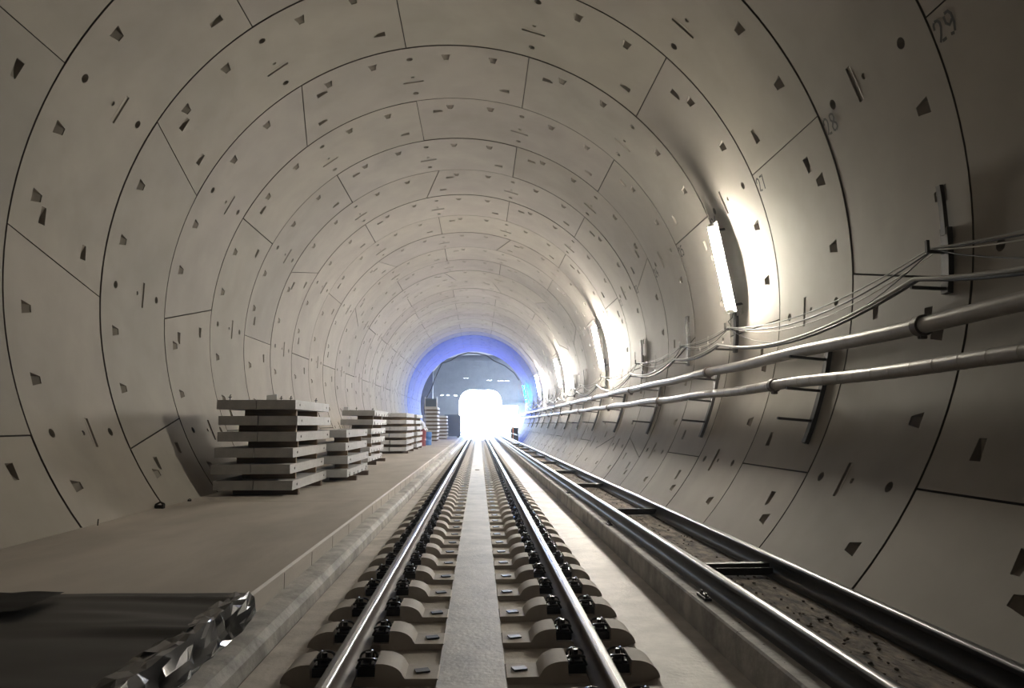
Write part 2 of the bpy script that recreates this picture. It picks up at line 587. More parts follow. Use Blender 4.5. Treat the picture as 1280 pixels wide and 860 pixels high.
def rail(name, x, z, y0, y1, top, side, wig=0.0, tilt=0.0, gauge=0):
    bm = bmesh.new()
    mids = []
    n = len(RAILP)
    for i in range(n):
        a = RAILP[i]; b = RAILP[(i + 1) % n]
        mx_ = (a[0] + b[0]) / 2 * gauge
        if min(a[1], b[1]) <= .1575: mids.append(1)
        elif gauge == 0: mids.append(0)
        else: mids.append(0 if .002 < mx_ < .027 else 2)
    prism_y(bm, RAILP, y0, y1, mids=mids, segs=60)
    for v in bm.verts:
        if wig: v.co.x += wig * math.sin(v.co.y * 0.21 + x * 3)
    bmesh.ops.recalc_face_normals(bm, faces=bm.faces)
    me = bpy.data.meshes.new(name); bm.to_mesh(me); bm.free()
    o = finish(name, me, [top, side, 'rail_head'], smooth=40)
    o.location = (x, 0, z); o.rotation_euler = (0, tilt, 0)
    return o


XL, XR = -0.783, 0.722
RZ = 0.012
tag(rail('running_rail', XL, RZ, -20, 90, 'rail_top', 'rail_side', tilt=R_(1.2), gauge=1), 'polished steel running rail of the track, the one nearer the walkway', 'rail')
tag(rail('running_rail', XR, RZ, -20, 90, 'rail_top', 'rail_side', tilt=R_(-1.2), gauge=-1), 'polished steel running rail of the track, the one nearer the low kerb', 'rail')
XS1, XS2 = 1.785, 2.50
tag(rail('spare_rail', XS1, KERB_Z - .012, -20, 78, 'rail_loose_top', 'rail_loose', wig=.008), 'dark unused rail standing loose right behind the low concrete kerb', 'rail')
tag(rail('spare_rail', XS2, KERB_Z - .012, -20, 76, 'rail_loose_top', 'rail_loose', wig=.008), 'dark unused rail standing loose close to the curved right wall', 'rail')
ty = [6.15, 10.2, 14.5, 18.6, 23.0, 27.0, 31.2, 35.5, 39.8, 44.0]
for i, y in enumerate(ty):
    bm = bmesh.new()
    box(bm, XS1 + .012, XS2 - .012, -.035, .035, .05, .085, Matrix.Rotation(rnd.uniform(-.03, .03), 4, 'Z'))
    box(bm, XS1 + .012, XS2 - .012, -.035, -.027, .0, .06)
    o = obj('spacer_bar', bm, 'bracket', bevel=.003)
    o.location = (0, y, KERB_Z + .0)
    tag(o, f'dark steel spacer bar clamped between the spare rails, {"nearest" if i == 0 else ORD[i] + " nearest"} of them', 'spacer bar', 'spacer bars between the spare rails')
for i, y in enumerate([13.4, 9.2, 5.35]):
    bm = bmesh.new()
    box(bm, -.05, .05, -.10, .10, 0, .03); box(bm, -.02, .03, -.07, .07, .03, .05)
    tube(bm, [(0, -.05, .05), (0, -.05, .08)], .016, 6); tube(bm, [(0, .05, .05), (0, .05, .08)], .016, 6)
    o = obj('rail_clamp', bm, 'bracket', bevel=.003)
    o.location = (XS1 - .13, y, KERB_Z - .0)
    o.scale = (.5, 1, .6)
    tag(o, f'small dark steel clip on the kerb beside the spare rail, {["farthest", "middle", "nearest"][i]} of three', 'rail clip', 'clips beside the spare rail')


# ------------------------------------------------------------------ rail support blocks
def block_profile():
    # local x: 0 at rail centre, + towards track centre
    pr = [(.555, -.03), (.555, .004), (.548, .010), (.36, .012)]
    for k in range(1, 9):
        a = k / 8 * PI / 2
        pr.append((.200 + .150 * math.cos(a * .97), .014 + .083 * math.sin(a)))
    pr += [(.190, .097), (.186, .012), (-.186, .012), (-.190, .097)]
    for k in range(8, -1, -1):
        a = k / 8 * PI / 2
        pr.append((-(.200 + .158 * math.cos(a * .97)), -.010 + .107 * math.sin(a)))
    pr += [(-.36, -.03)]
    return pr


def make_block():
    root = empty('rail_support_block', (0, 0, 0))
    bm = bmesh.new()
    prism_y(bm, block_profile(), -.125, .125)
    obj('concrete_block', bm, 'block', root, smooth=35, bevel=.004)
    bm = bmesh.new()
    M = Matrix.Translation((.46, .0, .012)) @ Matrix.Rotation(.3, 4, 'Z')
    box(bm, -.042, .042, -.032, .032, 0, .010, M)
    obj('rubber_pad', bm, 'black_pad', root, bevel=.002)
    bm = bmesh.new()
    box(bm, -.080, .080, -.085, .085, .0125, .0128 + .0)
    obj('rail_pad', bm, 'black_pad', root)
    for sx in (1, -1):
        bm = bmesh.new()
        def fl(x): return x * sx
        xs = sorted((fl(.079), fl(.184)))
        box(bm, xs[0], xs[1], -.082, .082, .010, .062)
        xs = sorted((fl(.092), fl(.175)))
        box(bm, xs[0], xs[1], -.062, .062, .060, .076)
        p = obj('angle_plate', bm, 'black_steel', root, bevel=.006)
        bm = bmesh.new()
        for sy in (1, -1):
            pts = []
            for k in range(13):
                a = k / 12 * 1.25 * PI - .2
                pts.append((fl(.128 + .050 * math.cos(a)), sy * (.040 + .034 * math.sin(a)), .092 + .020 * math.sin(a)))
            pts += [(fl(.062), sy * .018, .040)]
            tube(bm, pts, .0075, 7)
        # arch loop bridging the screw
        tube(bm, [(fl(.150), .062 * math.cos(k / 10 * PI), .070 + .062 * math.sin(k / 10 * PI)) for k in range(11)], .0075, 7)
        obj('tension_clamp', bm, 'black_steel', root, smooth=50)
        bm = bmesh.new()
        tube(bm, [(fl(.128), 0, .070), (fl(.128), 0, .092)], .030, 14)
        tube(bm, [(fl(.128), 0, .092), (fl(.128), 0, .100)], .022, 14)
        tube(bm, [(fl(.128), 0, .100), (fl(.128), 0, .128)], .0165, 6)
        obj('sleeper_screw', bm, 'black_steel', root, smooth=40)
    return root


blk = make_block()
BP = 0.67
NB = 92
first = True
ybase = 4.51 - BP * 1
for side, X, rz in (('walkway', XL, 0.0), ('kerb', XR, PI)):
    for i in range(NB):
        o = blk if first else copy_tree(blk)
        first = False
        y = ybase + BP * i
        o.location = (X, y, 0); o.rotation_euler = (0, 0, rz)
        if i < 20:
            pos = 'nearest' if i == 0 else ORD[i] + ' from the viewer'
            lab = f'concrete block with black clamps under the {side}-side running rail, {pos}'
        elif y < 30: lab = f'distant concrete block under the {side}-side running rail, alongside the third slab stack'
        else: lab = f'tiny far concrete block under the {side}-side running rail, beyond the fourth stack'
        tag(o, lab, 'rail support', f'rail support blocks under the {side}-side rail' + (', near' if i < 20 else (', middle' if y < 30 else ', far')))
        for ch in o.children:
            if ch.name.startswith('rubber_pad'):
                ch.location = (rnd.uniform(-.012, .012), rnd.uniform(-.01, .01), 0)

# ------------------------------------------------------------------ pipes on the right wall
PXU, PZU, PRU = 3.88 * K, 0.864 * K + CAM_Z, 0.078
PXL, PZL, PRL = 3.78 * K, 0.485 * K + CAM_Z, 0.070


def pipe(x, z, r, coup, ribs, label):
    root = empty('water_pipe', (x, -4, z))
    bm = bmesh.new()
    yl = []
    yy = -4.0
    while yy < 73:
        if ribs and 3.2 < yy < 60: yl += [(yy, r), (yy + .31, r), (yy + .313, r + .0022), (yy + .322, r + .0022), (yy + .325, r)]
        else: yl += [(yy, r)]
        yy += .34
    tube(bm, [(0, q + 4, .010 * math.sin(q * 1.55)) for q, _ in yl], [k for _, k in yl], 28)
    p = obj('pipe_tube', bm, 'pipe', root, smooth=16)
    for cy in coup:
        bm = bmesh.new()
        zz = .010 * math.sin(cy * 1.55)
        tube(bm, [(0, cy + 4 - .05, zz), (0, cy + 4 - .045, zz), (0, cy + 4 + .045, zz), (0, cy + 4 + .05, zz)], [r + .012, r + .022, r + .022, r + .012], 28)
        box(bm, -.03, .03, cy + 4 - .025, cy + 4 + .025, zz - r - .05, zz - r - .01)
        tube(bm, [(-.045, cy + 4, zz - r - .03), (.045, cy + 4, zz - r - .03)], .012, 8)
        obj('coupling', bm, 'coupling', root, smooth=40)
    return tag(root, label, 'pipe', 'pipes on the right wall')


pipe(PXU, PZU, PRU, [6.55, 12.9, 19.6, 26, 32.5, 39, 45.5, 52], False, 'upper of two long grey pipes running along the right tunnel wall')
pipe(PXL, PZL, PRL, [9.75, 16.1, 22.5, 29, 35.4, 41.8, 48.2], True, 'lower of two long grey pipes, ringed by wrap seams, along the right wall')


# pipe brackets
def radial_bar(bm, th, r0, r1, w, h, y0=0.0, th1=None):
    """bar from radius r0 to r1 (inward) at angle th, width w along y, height h tangential; in coordinates relative to y"""
    a = cylY(th, y0, r0 - RT); b = cylY(th if th1 is None else th1, y0, r1 - RT)
    d = (b - a); l = d.length; d.normalize()
    t = Vector((0, 1, 0)); n = d.cross(t).normalized()
    M = Matrix((( d.x, t.x, n.x, a.x), (d.y, t.y, n.y, a.y), (d.z, t.z, n.z, a.z), (0, 0, 0, 1)))
    box(bm, 0, l, -w / 2, w / 2, -h / 2, h / 2, M)


def post(bm, th0, th1, dr0, dr1, w, n=8, y0=0.0):
    rings = []
    for k in range(n + 1):
        th = th0 + (th1 - th0) * k / n
        rings.append([bm.verts.new(cylY(th, y0 + sy * w / 2, dr)) for sy, dr in ((-1, dr0), (1, dr0), (1, dr1), (-1, dr1))])
    for a, b in zip(rings, rings[1:]):
        for k in range(4): bm.faces.new((a[k], a[(k + 1) % 4], b[(k + 1) % 4], b[k]))
    bm.faces.new(rings[0]); bm.faces.new(rings[-1])


def rebase(o_root, parts, y):
    base = cylY(-24.3, y, 0)
    o_root.location = base
    for p in parts: p.location = (-base.x, 0, -base.z)


def make_pipe_bracket():
    root = empty('pipe_bracket', (0, 0, 0))
    parts = []
    bm = bmesh.new(); post(bm, -9.5, -24.4, .0, -.055, .095)
    parts.append(obj('post', bm, 'bracket', root, bevel=.004))
    for th, ln, th1 in ((-12.6, .50, None), (-17.6, .45, None), (-21.1, .47, None)):
        bm = bmesh.new()
        radial_bar(bm, th, RT - .03, RT - ln, .045, .035)
        parts.append(obj('arm', bm, 'bracket', root, bevel=.003))
    # inclination of arms: they point horizontally inwards and slightly up
    return root, parts


def arm_h(bm, th, length, y0=0.0, w=.045, h=.032, rise=0.07):
    a = cylY(th, y0, -.03)
    d = Vector((-1, 0, rise)).normalized(); t = Vector((0, 1, 0)); n = d.cross(t)
    M = Matrix(((d.x, t.x, n.x, a.x), (d.y, t.y, n.y, a.y), (d.z, t.z, n.z, a.z), (0, 0, 0, 1)))
    box(bm, 0, length, -w / 2, w / 2, -h / 2, h / 2, M)


ybr = [8.95 + 4.30 * k for k in range(13)]
names = ['nearest'] + [ORD[k] + ' nearest' for k in range(1, 13)]
proto = None
for i, y in enumerate(ybr):
    if proto is None:
        root = empty('pipe_bracket', (0, 0, 0)); parts = []
        bm = bmesh.new(); post(bm, -9.5, -24.4, -.006, -.06, .095)
        parts.append(obj('post', bm, 'bracket', root, bevel=.004))
        # undersides of the pipes set the arm heights
        for zt, ln in ((PZU - PRU - .016, .50), (PZL - PRL - .016, .46), (CAM_Z + .05 * K, .46)):
            th = math.degrees(math.asin((zt - ZC - .03) / RT))
            bm = bmesh.new(); arm_h(bm, th, ln, rise=.085)
            parts.append(obj('arm', bm, 'bracket', root, bevel=.003))
        base = cylY(-24.3, 0, 0)
        for p in parts: p.location = (-base.x, 0, -base.z)
        proto = root; o = root
    else:
        o = copy_tree(proto)
    base = cylY(-24.3, y, 0)
    o.location = base
    tag(o, f'dark curved steel bracket with three arms below the pipes, {names[i]} of them', 'pipe bracket', 'pipe brackets on the right wall')

# cable hangers
yup = [6.66, 12.45, 15.35, 19.8, 25.6, 30.9, 34.0, 38.4, 42.8, 47.2, 51.6, 56, 60.5]
proto = None
for i, y in enumerate(yup):
    if proto is None:
        root = empty('cable_hanger', (0, 0, 0)); parts = []
        bm = bmesh.new(); post(bm, 0.0, 5.7, -.02, -.06, .065, 4); 
        parts.append(obj('upper_strip', bm, 'bracket', root, bevel=.003))
        bm = bmesh.new(); post(bm, -6.6, 0.8, .0, -.055, .11, 6)
        parts.append(obj('channel', bm, 'bracket', root, bevel=.004))
        bm = bmesh.new(); arm_h(bm, -1.95, .20, w=.035, h=.03, rise=.03)
        a = cylY(-1.95, 0, -.22); box(bm, a.x - .02, a.x + .01, -.0175, .0175, a.z - .01, a.z + .11)
        parts.append(obj('hook', bm, 'bracket', root, bevel=.003))
        bm = bmesh.new(); arm_h(bm, -6.1, .36, w=.04, h=.028, rise=.04)
        parts.append(obj('arm', bm, 'bracket', root, bevel=.003))
        base = cylY(-6, 0, 0)
        for p in parts: p.location = (-base.x, 0, -base.z)
        proto = root; o = root
    else: o = copy_tree(proto)
    o.location = cylY(-6, y, 0)
    tag(o, f'upright dark steel cable hanger bolted to the right wall above the pipes, {"nearest" if i == 0 else ORD[i] + " nearest"}', 'cable hanger', 'cable hangers on the right wall')


def cable(name, th, r_in, rad, sags, m, label, wob=0.0, jump=0.0):
    ys = [1.0] + yup + [66]
    bm = bmesh.new(); pts = []
    rr = random.Random(label)
    for k, (a, b) in enumerate(zip(ys, ys[1:])):
        sg = sags * ((b - a) / 5.6) ** 1.5 * rr.uniform(.85, 1.2)
        for q in range(14):
            f = q / 14
            p = cylY(th, a + (b - a) * f, -r_in)
            sagv = 4 * sg * f * (1 - f)
            p.z -= sagv
            # follow the curve of the wall as it hangs lower
            p.x -= .10 * sagv + wob * math.sin(f * 9 + k)
            pts.append(p)
    tube(bm, pts, rad, 8)
    return tag(obj(name, bm, m, smooth=60), label, 'cable', 'cables along the right wall')


cable('power_cable', -5.35, .36, .019, .26, 'cable_grey', 'thick grey cable sagging between hangers, outermost of the thick ones')
cable('power_cable', -5.35, .31, .019, .31, 'cable_black', 'thick black cable sagging lowest between hangers just above the upper pipe')
cable('lighting_cable', -1.55, .19, .008, .20, 'cable_grey', 'thin grey cable drooping between hanger hooks, topmost of the thin ones')
cable('lighting_cable', -1.55, .15, .009, .27, 'cable_black', 'thin black cable drooping between hanger hooks, middle of the thin ones')
cable('lighting_cable', -1.7, .11, .007, .34, 'cable_white', 'thin pale cable drooping lowest from the hanger hooks')
cable('lighting_cable', -1.7, .17, .006, .60, 'cable_black', 'very thin dark wire hanging in deep loops below the hanger hooks')

# ------------------------------------------------------------------ tube lamps
LY = [12.24, 25.35, 38.3, 51.3]


def lamp(y, m, label, th=10.6, length=1.62, roll=R_(10)):
    root = empty('tube_lamp', cylY(th, y, 0))
    t = Vector((-math.sin(R_(th)), 0, math.cos(R_(th))))
    n0 = Vector((-math.cos(R_(th)), 0, -math.sin(R_(th))))
    yv = Vector((0, 1, 0))
    n = (n0 * math.cos(roll) - yv * math.sin(roll)).normalized()
    s = t.cross(n).normalized()
    M = Matrix(((t.x, s.x, n.x, 0), (t.y, s.y, n.y, 0), (t.z, s.z, n.z, 0), (0, 0, 0, 1)))
    hb = .19
    bm = bmesh.new()
    box(bm, -length / 2, length / 2, -.055, .055, hb, hb + .05, M)
    obj('housing', bm, 'housing', root, bevel=.006)
    bm = bmesh.new()
    box(bm, -length / 2, length / 2, -.145, .145, hb + .05, hb + .058, M)
    obj('reflector', bm, 'housing', root)
    bm = bmesh.new()
    tube(bm, [M @ Vector((-length / 2 + .06, 0, hb + .11)), M @ Vector((length / 2 - .06, 0, hb + .115))], .048, 18)
    obj('lamp_tube', bm, m, root, smooth=50)
    for q in (-1, 1):
        bm = bmesh.new()
        tube(bm, [M @ Vector((q * (length / 2 - .065), 0, hb + .11)), M @ Vector((q * (length / 2 - .01), 0, hb + .11))], .052, 14)
        box(bm, *sorted((q * (length / 2 - .05), q * (length / 2 - .01))), -.03, .03, hb + .05, hb + .11, M)
        obj('end_cap', bm, 'housing', root, smooth=50)
        bm = bmesh.new()
        box(bm, q * length * .42 - .02, q * length * .42 + .02, -.03, .03, -.02, hb + .01, M)
        obj('standoff', bm, 'bracket', root)
    bm = bmesh.new()
    e = M @ Vector((-length / 2 + .03, 0, hb + .03))
    hook = cylY(-1.55, y, -.19) - root.location
    tube(bm, [e, e + Vector((-.02, .02, -.12)), (e + hook) / 2 + Vector((-.06, .05, -.05)), hook], .007, 6)
    obj('supply_cord', bm, 'cable_black', root, smooth=50)
    return tag(root, label, 'lamp', 'tube lamps on the right wall')


for i, y in enumerate(LY):
    lamp(y, 'tube_white' if i == 0 else 'tube_white_strong', f'white glowing tube lamp upright on the right wall, {["nearest and largest", "second nearest", "third nearest", "fourth and farthest"][i]} white one')
lamp(65.5, 'tube_blue', 'blue glowing tube lamp at the far end of the right wall', roll=R_(0))

# ------------------------------------------------------------------ stacks of concrete cover slabs
def slab_mesh(w, l, t, notch, seed, holes=True):
    r = random.Random(seed)
    bm = bmesh.new()
    if notch:
        # long edge profile in (y,z) with slots cut from the underside
        prof = [(0, 0)]
        n = 5
        for k in range(n):
            yc = l * (k + .5) / n
            prof += [(yc - .07, 0), (yc - .07, .055), (yc + .07, .055), (yc + .07, 0)]
        prof += [(l, 0), (l, t), (0, t)]
        a = [bm.verts.new((0, y, z)) for y, z in prof]; b = [bm.verts.new((w, y, z)) for y, z in prof]
        m = len(prof)
        for k in range(m): bm.faces.new((a[k], a[(k + 1) % m], b[(k + 1) % m], b[k]))
        bm.faces.new(a); bm.faces.new(b)
    else:
        box(bm, 0, w, 0, l, 0, t)
    for v in bm.verts:
        v.co.x += r.uniform(-.004, .004); v.co.z += r.uniform(-.003, .003)
    return bm


STACKS = [
    # name, y0, length, columns [(x0,x1)...], layers, pitch, notch rule
    ('nearest', 12.2, 2.65, [(-4.385, -3.745), (-3.725, -3.09)], 6, .267, lambda i: False),
    ('second nearest', 15.1, 2.75, [(-3.42, -2.72)], 4, .270, lambda i: i == 0),
    ('third nearest', 21.0, 3.0, [(-4.04, -3.10)], 6, .266, lambda i: True),
    ('fourth nearest', 29.3, 3.4, [(-4.28, -3.60), (-3.56, -2.90)], 6, .275, lambda i: False),
    ('fifth nearest', 34.0, 3.2, [(-4.2, -3.56), (-3.52, -2.90)], 6, .275, lambda i: False),
]
BZ = WALK_Z + .098
TH = .155


def one_slab(w, l, notch, x, y, z, seed, rz):
    bm = slab_mesh(w, l, TH, notch, seed)
    o = obj('cover_slab', bm, 'cover_slab', bevel=.006)
    o.location = (x, y, z); o.rotation_euler = (0, 0, rz)
    for hy in (.30, l - .22):
        bm = bmesh.new()
        tube(bm, [(w - .012, hy, TH * .5), (w + .0055, hy, TH * .5)], .021, 10)
        obj('lifting_socket', bm, 'hole', o)
    return o


def timber(x0, x1, y, z0, z1, label, group, m='timber', w=.075):
    bm = bmesh.new(); box(bm, x0, x1, -w / 2, w / 2, 0, z1 - z0)
    o = obj('timber_spacer', bm, m, bevel=.003)
    o.location = (0, y, z0)
    return tag(o, label, 'timber', group)


for si, (nm, y0, l, cols, nl, pitch, nrule) in enumerate(STACKS):
    g = f'cover slabs of the {nm} stack'
    for i in range(nl):
        zz = BZ + i * pitch
        dx = rnd.uniform(-.035, .035) + (.03 if si == 0 and i >= 3 else 0)
        if si == 2: dx = [-.08, -.03, .0, .0, .06, .10][i]
        dy = rnd.uniform(-.04, .04)
        for ci, (a, b) in enumerate(cols):
            if si == 2 and i < 2: a2 = a + .3
            else: a2 = a
            o = one_slab(b - a2, l, nrule(i), a2 + dx, y0 + dy, zz, si * 100 + i * 10 + ci, rnd.uniform(-.006, .006))
            if nl == 1: lay = 'only'
            else: lay = 'bottom' if i == 0 else ('top' if i == nl - 1 else ORD[i] + ' from the bottom')
            colw = '' if len(cols) == 1 else (' in the column by the wall' if ci == 0 else ' in the column nearer the track')
            if lay in ('bottom', 'top'): lab = f'{lay} grey concrete slab{colw} of the {nm} stack'
            else: lab = f'grey concrete slab, {lay},{colw} of the {nm} stack' if colw else f'grey concrete slab, {lay} of the {nm} stack'
            tag(o, lab, 'concrete slab', g)
        z0 = WALK_Z if i == 0 else zz - pitch + TH
        tw = [(.42, 0), (l - .62, 1)]
        for fy, q in tw:
            xa, xb = cols[0][0] + .24 + (.12 if i % 2 else 0), cols[-1][1] - .05
            if si == 2 and i < 2: xa += .25
            if i == 0: xb = cols[-1][1] + .13 if si in (1, 2) else cols[-1][1] + .04
            timber(xa + dx, xb + dx * .3, y0 + fy + rnd.uniform(-.1, .1), z0, zz,
                   f'timber batten {"under the bottom layer" if i == 0 else "under layer " + ORD[i]} of the {nm} slab stack, {"near" if q == 0 else "far"} end',
                   f'battens in the {nm} slab stack', 'timber_dark' if i == 0 else 'timber', w=.12 if i == 0 else .07)

# lifting hooks on top of the nearest and third stacks
def hook(x, y, z, label, g, s=1.0):
    bm = bmesh.new()
    tube(bm, [(0, 0, 0), (0, 0, .085 * s), (.012, 0, .10 * s)], .008, 6)
    tube(bm, [(-.03, 0, .055 * s), (.03, 0, .06 * s)], .006, 6)
    o = obj('lifting_hook', bm, 'bracket', smooth=50); o.location = (x, y, z)
    return tag(o, label, 'hook', g)


zt = BZ + 5 * .267 + TH
for k, (x, y) in enumerate([(-4.25, 12.5), (-3.88, 13.9), (-3.55, 13.1), (-3.38, 13.1), (-3.20, 14.3)]):
    hook(x, y, zt, f'small dark lifting hook on top of nearest slab stack, {ORD[k]} one counted from the wall', 'hooks on the nearest stack')
zt2 = BZ + 5 * .266 + TH
for k, (x, y) in enumerate([(-3.6, 21.4), (-3.3, 22.6)]):
    hook(x, y, zt2, f'small dark lifting hook on top of the third slab stack, {["nearer the wall", "nearer the track"][k]}', 'hooks on the third stack')
bm = bmesh.new(); box(bm, -.09, .09, -.006, .006, 0, .13, Matrix.Rotation(-.12, 4, 'Y') @ Matrix.Rotation(-.35, 4, 'X'))
o = obj('paper_note', bm, 'white_plastic'); o.location = (-3.66, 12.9, zt - .01)
tag(o, 'small white sheet propped on top of the nearest slab stack', 'paper')
bm = bmesh.new(); box(bm, -.07, .07, -.006, .006, 0, .11, Matrix.Rotation(-.3, 4, 'X'))
o = obj('paper_note', bm, 'white_plastic'); o.location = (-3.93, 21.5, zt2 - .01)
tag(o, 'small white sheet propped on top of the third slab stack', 'paper')

# farther stacks, near the end of the lining
def far_stack(nm, y0, l, x0, x1, nl, pitch):
    for i in range(nl):
        bm = slab_mesh(x1 - x0, l, .15, i < 2, 900 + i)
        o = obj('cover_slab', bm, 'cover_slab', bevel=.006)
        o.location = (x0 + rnd.uniform(-.04, .04), y0, BZ + i * pitch)
        lay = 'bottom' if i == 0 else ('top' if i == nl - 1 else ORD[i] + ' from the bottom')
        tag(o, f'pale concrete slab, {lay} of the {nm} stack by the blue rings', 'concrete slab', f'slabs of the {nm} stack')
        for fy in (.35, l - .5):
            timber(x0 + .1, x1 - .05, y0 + fy, WALK_Z if i == 0 else BZ + (i - 1) * pitch + .15, BZ + i * pitch,
                   f'timber batten {"on the walkway" if i == 0 else "under layer " + ORD[i]} of the {nm} stack, {"near" if fy < 1 else "far"} end', f'battens of the {nm} stack', 'timber_dark')


far_stack('tall far', 50.2, 2.6, -3.78, -2.86, 9, .262)
far_stack('last far', 56.5, 2.6, -3.5, -2.5, 7, .262)
# crate on the tall far stack
root = empty('wire_crate', (-3.35, 51.0, BZ + 8 * .262 + .15))
bm = bmesh.new(); box(bm, -.42, .40, -.4, .4, 0, .06); obj('tray', bm, 'galvanised', root)
bm = bmesh.new(); box(bm, -.40, .38, -.38, .38, .06, .60); obj('load', bm, 'dark_blue', root, bevel=.02)
for q, (x, y) in enumerate([(-.42, -.4), (.40, -.4), (-.42, .4), (.40, .4)]):
    bm = bmesh.new(); box(bm, x - .03, x + .03, y - .03, y + .03, 0, .74); obj('post', bm, 'galvanised', root)
tag(root, 'grey crate with corner posts on top of the tall far slab stack', 'crate')


# barrels, wrapped load behind the fifth stack
def barrel(x, y, r, h, m, label):
    root = empty('barrel', (x, y, WALK_Z))
    bm = bmesh.new()
    tube(bm, [(0, 0, 0), (0, 0, h * .33), (0, 0, h * .34), (0, 0, h * .36), (0, 0, h * .66), (0, 0, h * .68), (0, 0, h)], [r, r, r + .012, r, r, r + .012, r], 24)
    obj('drum', bm, m, root, smooth=40)
    bm = bmesh.new(); tube(bm, [(0, 0, h), (0, 0, h + .02)], r * .95, 24); obj('lid', bm, m, root, smooth=40)
    return tag(root, label, 'barrel', 'barrels behind the slab stacks')


barrel(-3.15, 39.3, .30, .98, 'maroon', 'maroon drum standing under a white plastic wrap behind the fifth slab stack')
barrel(-2.95, 41.0, .30, .72, 'blue_plastic', 'blue drum standing past the maroon drum on the walkway')
bm = bmesh.new()
n = 22
rr = random.Random(5)
G = []
for j in range(n + 1):
    row = []
    for i in range(n + 1):
        a, b = i / n - .5, j / n - .5
        d = max(abs(a), abs(b))
        z = 1.36 - (max(0, d - .25) * 1.9) + rr.uniform(-.035, .035) + .05 * math.sin(a * 17 + b * 9)
        row.append(bm.verts.new((-3.35 + a * 1.05, 39.6 + b * 1.8, WALK_Z + z)))
    G.append(row)
for j in range(n):
    for i in range(n): bm.faces.new((G[j][i], G[j][i + 1], G[j + 1][i + 1], G[j + 1][i]))
bmesh.ops.solidify(bm, geom=bm.faces[:], thickness=.012)
tag(obj('plastic_wrap', bm, 'white_plastic', smooth=30), 'crumpled white plastic sheet draped over goods behind the fifth slab stack', 'plastic sheet')
root = empty('storage_bin', (-3.7, 42.3, WALK_Z))
bm = bmesh.new(); box(bm, -.45, .45, -.5, .5, 0, 1.25); obj('bin_body', bm, 'dark_blue', root, bevel=.03)
bm = bmesh.new(); box(bm, -.48, .48, -.53, .53, 1.25, 1.31); obj('lid', bm, 'dark_blue', root, bevel=.01)
tag(root, 'dark blue storage bin against the wall beyond the drums', 'bin')
root = empty('tool_container', (-2.3, 64.5, WALK_Z))
bm = bmesh.new(); box(bm, -.7, .7, -1.2, 1.2, .1, 2.0); obj('container_body', bm, 'dark_blue', root, bevel=.04)
bm = bmesh.new(); box(bm, .705, .72, -1.0, 1.0, .25, 1.85); obj('door', bm, 'blue_plastic', root)
for x in (-.5, .5):
    bm = bmesh.new(); box(bm, x - .08, x + .08, -1.1, 1.1, 0, .1); obj('skid', bm, 'bracket', root)
tag(root, 'dark blue tool container on skids by the bright portal, left of the track', 'container')

# ------------------------------------------------------------------ black foil over the walkway edge
from mathutils import noise
FE = -1.590                      # x of the walkway edge
FY0, FY1 = 1.6, 5.24


def foil_top():
    bm = bmesh.new()
    rows = []
    for j in range(121):
        y = FY0 + (FY1 - FY0) * j / 120
        row = []
        for i in range(61):
            t = i / 60
            x = -4.3 + (FE - .03 + 4.3) * t
            z = WALK_Z + .022
            z += .016 * max(0, noise.noise(Vector((x * .55, y * 2.6, 9)))) + .006 * noise.noise(Vector((x * 1.3, y * 6, 3)))
            f = noise.noise(Vector((x * .35, y * 1.7 + .25 * x, 21)))
            z += .030 * max(0, .16 - abs(f)) / .16 * (.5 + .5 * math.sin(x * 2 + y))
            yy = y + (.014 * noise.noise(Vector((x * 2.2, 3, 7))) if j == 120 else 0)
            row.append(bm.verts.new((x, yy, max(z, WALK_Z + .006))))
        rows.append(row)
    rows.append([bm.verts.new((v.co.x, v.co.y + .012, WALK_Z + .002)) for v in rows[-1]])
    for a, b in zip(rows, rows[1:]):
        for k in range(len(a) - 1): bm.faces.new((a[k], a[k + 1], b[k + 1], b[k]))
    return bm


def foil_drop():
    """crumpled flap hanging over the edge: sharp facets"""
    rr = random.Random(23)
    bm = bmesh.new()
    rows = []
    y = FY0
    while y < FY1 + .02:
        hang = .10 + .20 * min(1.0, max(0, (5.27 - y)) / .55)
        row = []
        bulge = .03 * abs(noise.noise(Vector((y * 1.9, 0, 4)))) + .012
        for k in range(11):
            if k < 4:       # crumpled strip on top of the edge
                x = FE - .13 + .042 * k + rr.uniform(-.014, .014)
                z = WALK_Z + .022 + (rr.uniform(.0, .026) if k else .0)
            else:
                t = (k - 4) / 6
                x = FE + .012 + bulge * math.sin(t * PI * .8) + rr.uniform(0, .020) * min(1, t * 3 + .3) + .03 * t
                z = WALK_Z + .035 - hang * t + rr.uniform(-.014, .014)
                z = max(z, .150)
            row.append(bm.verts.new((x, min(y + rr.uniform(-.03, .03), FY1 + .01), z)))
        rows.append(row)
        y += rr.uniform(.05, .12)
    for a, b in zip(rows, rows[1:]):
        for k in range(len(a) - 1):
            if rr.random() < .5:
                bm.faces.new((a[k], a[k + 1], b[k + 1])); bm.faces.new((a[k], b[k + 1], b[k]))
            else:
                bm.faces.new((a[k], a[k + 1], b[k])); bm.faces.new((a[k + 1], b[k + 1], b[k]))
    return bm


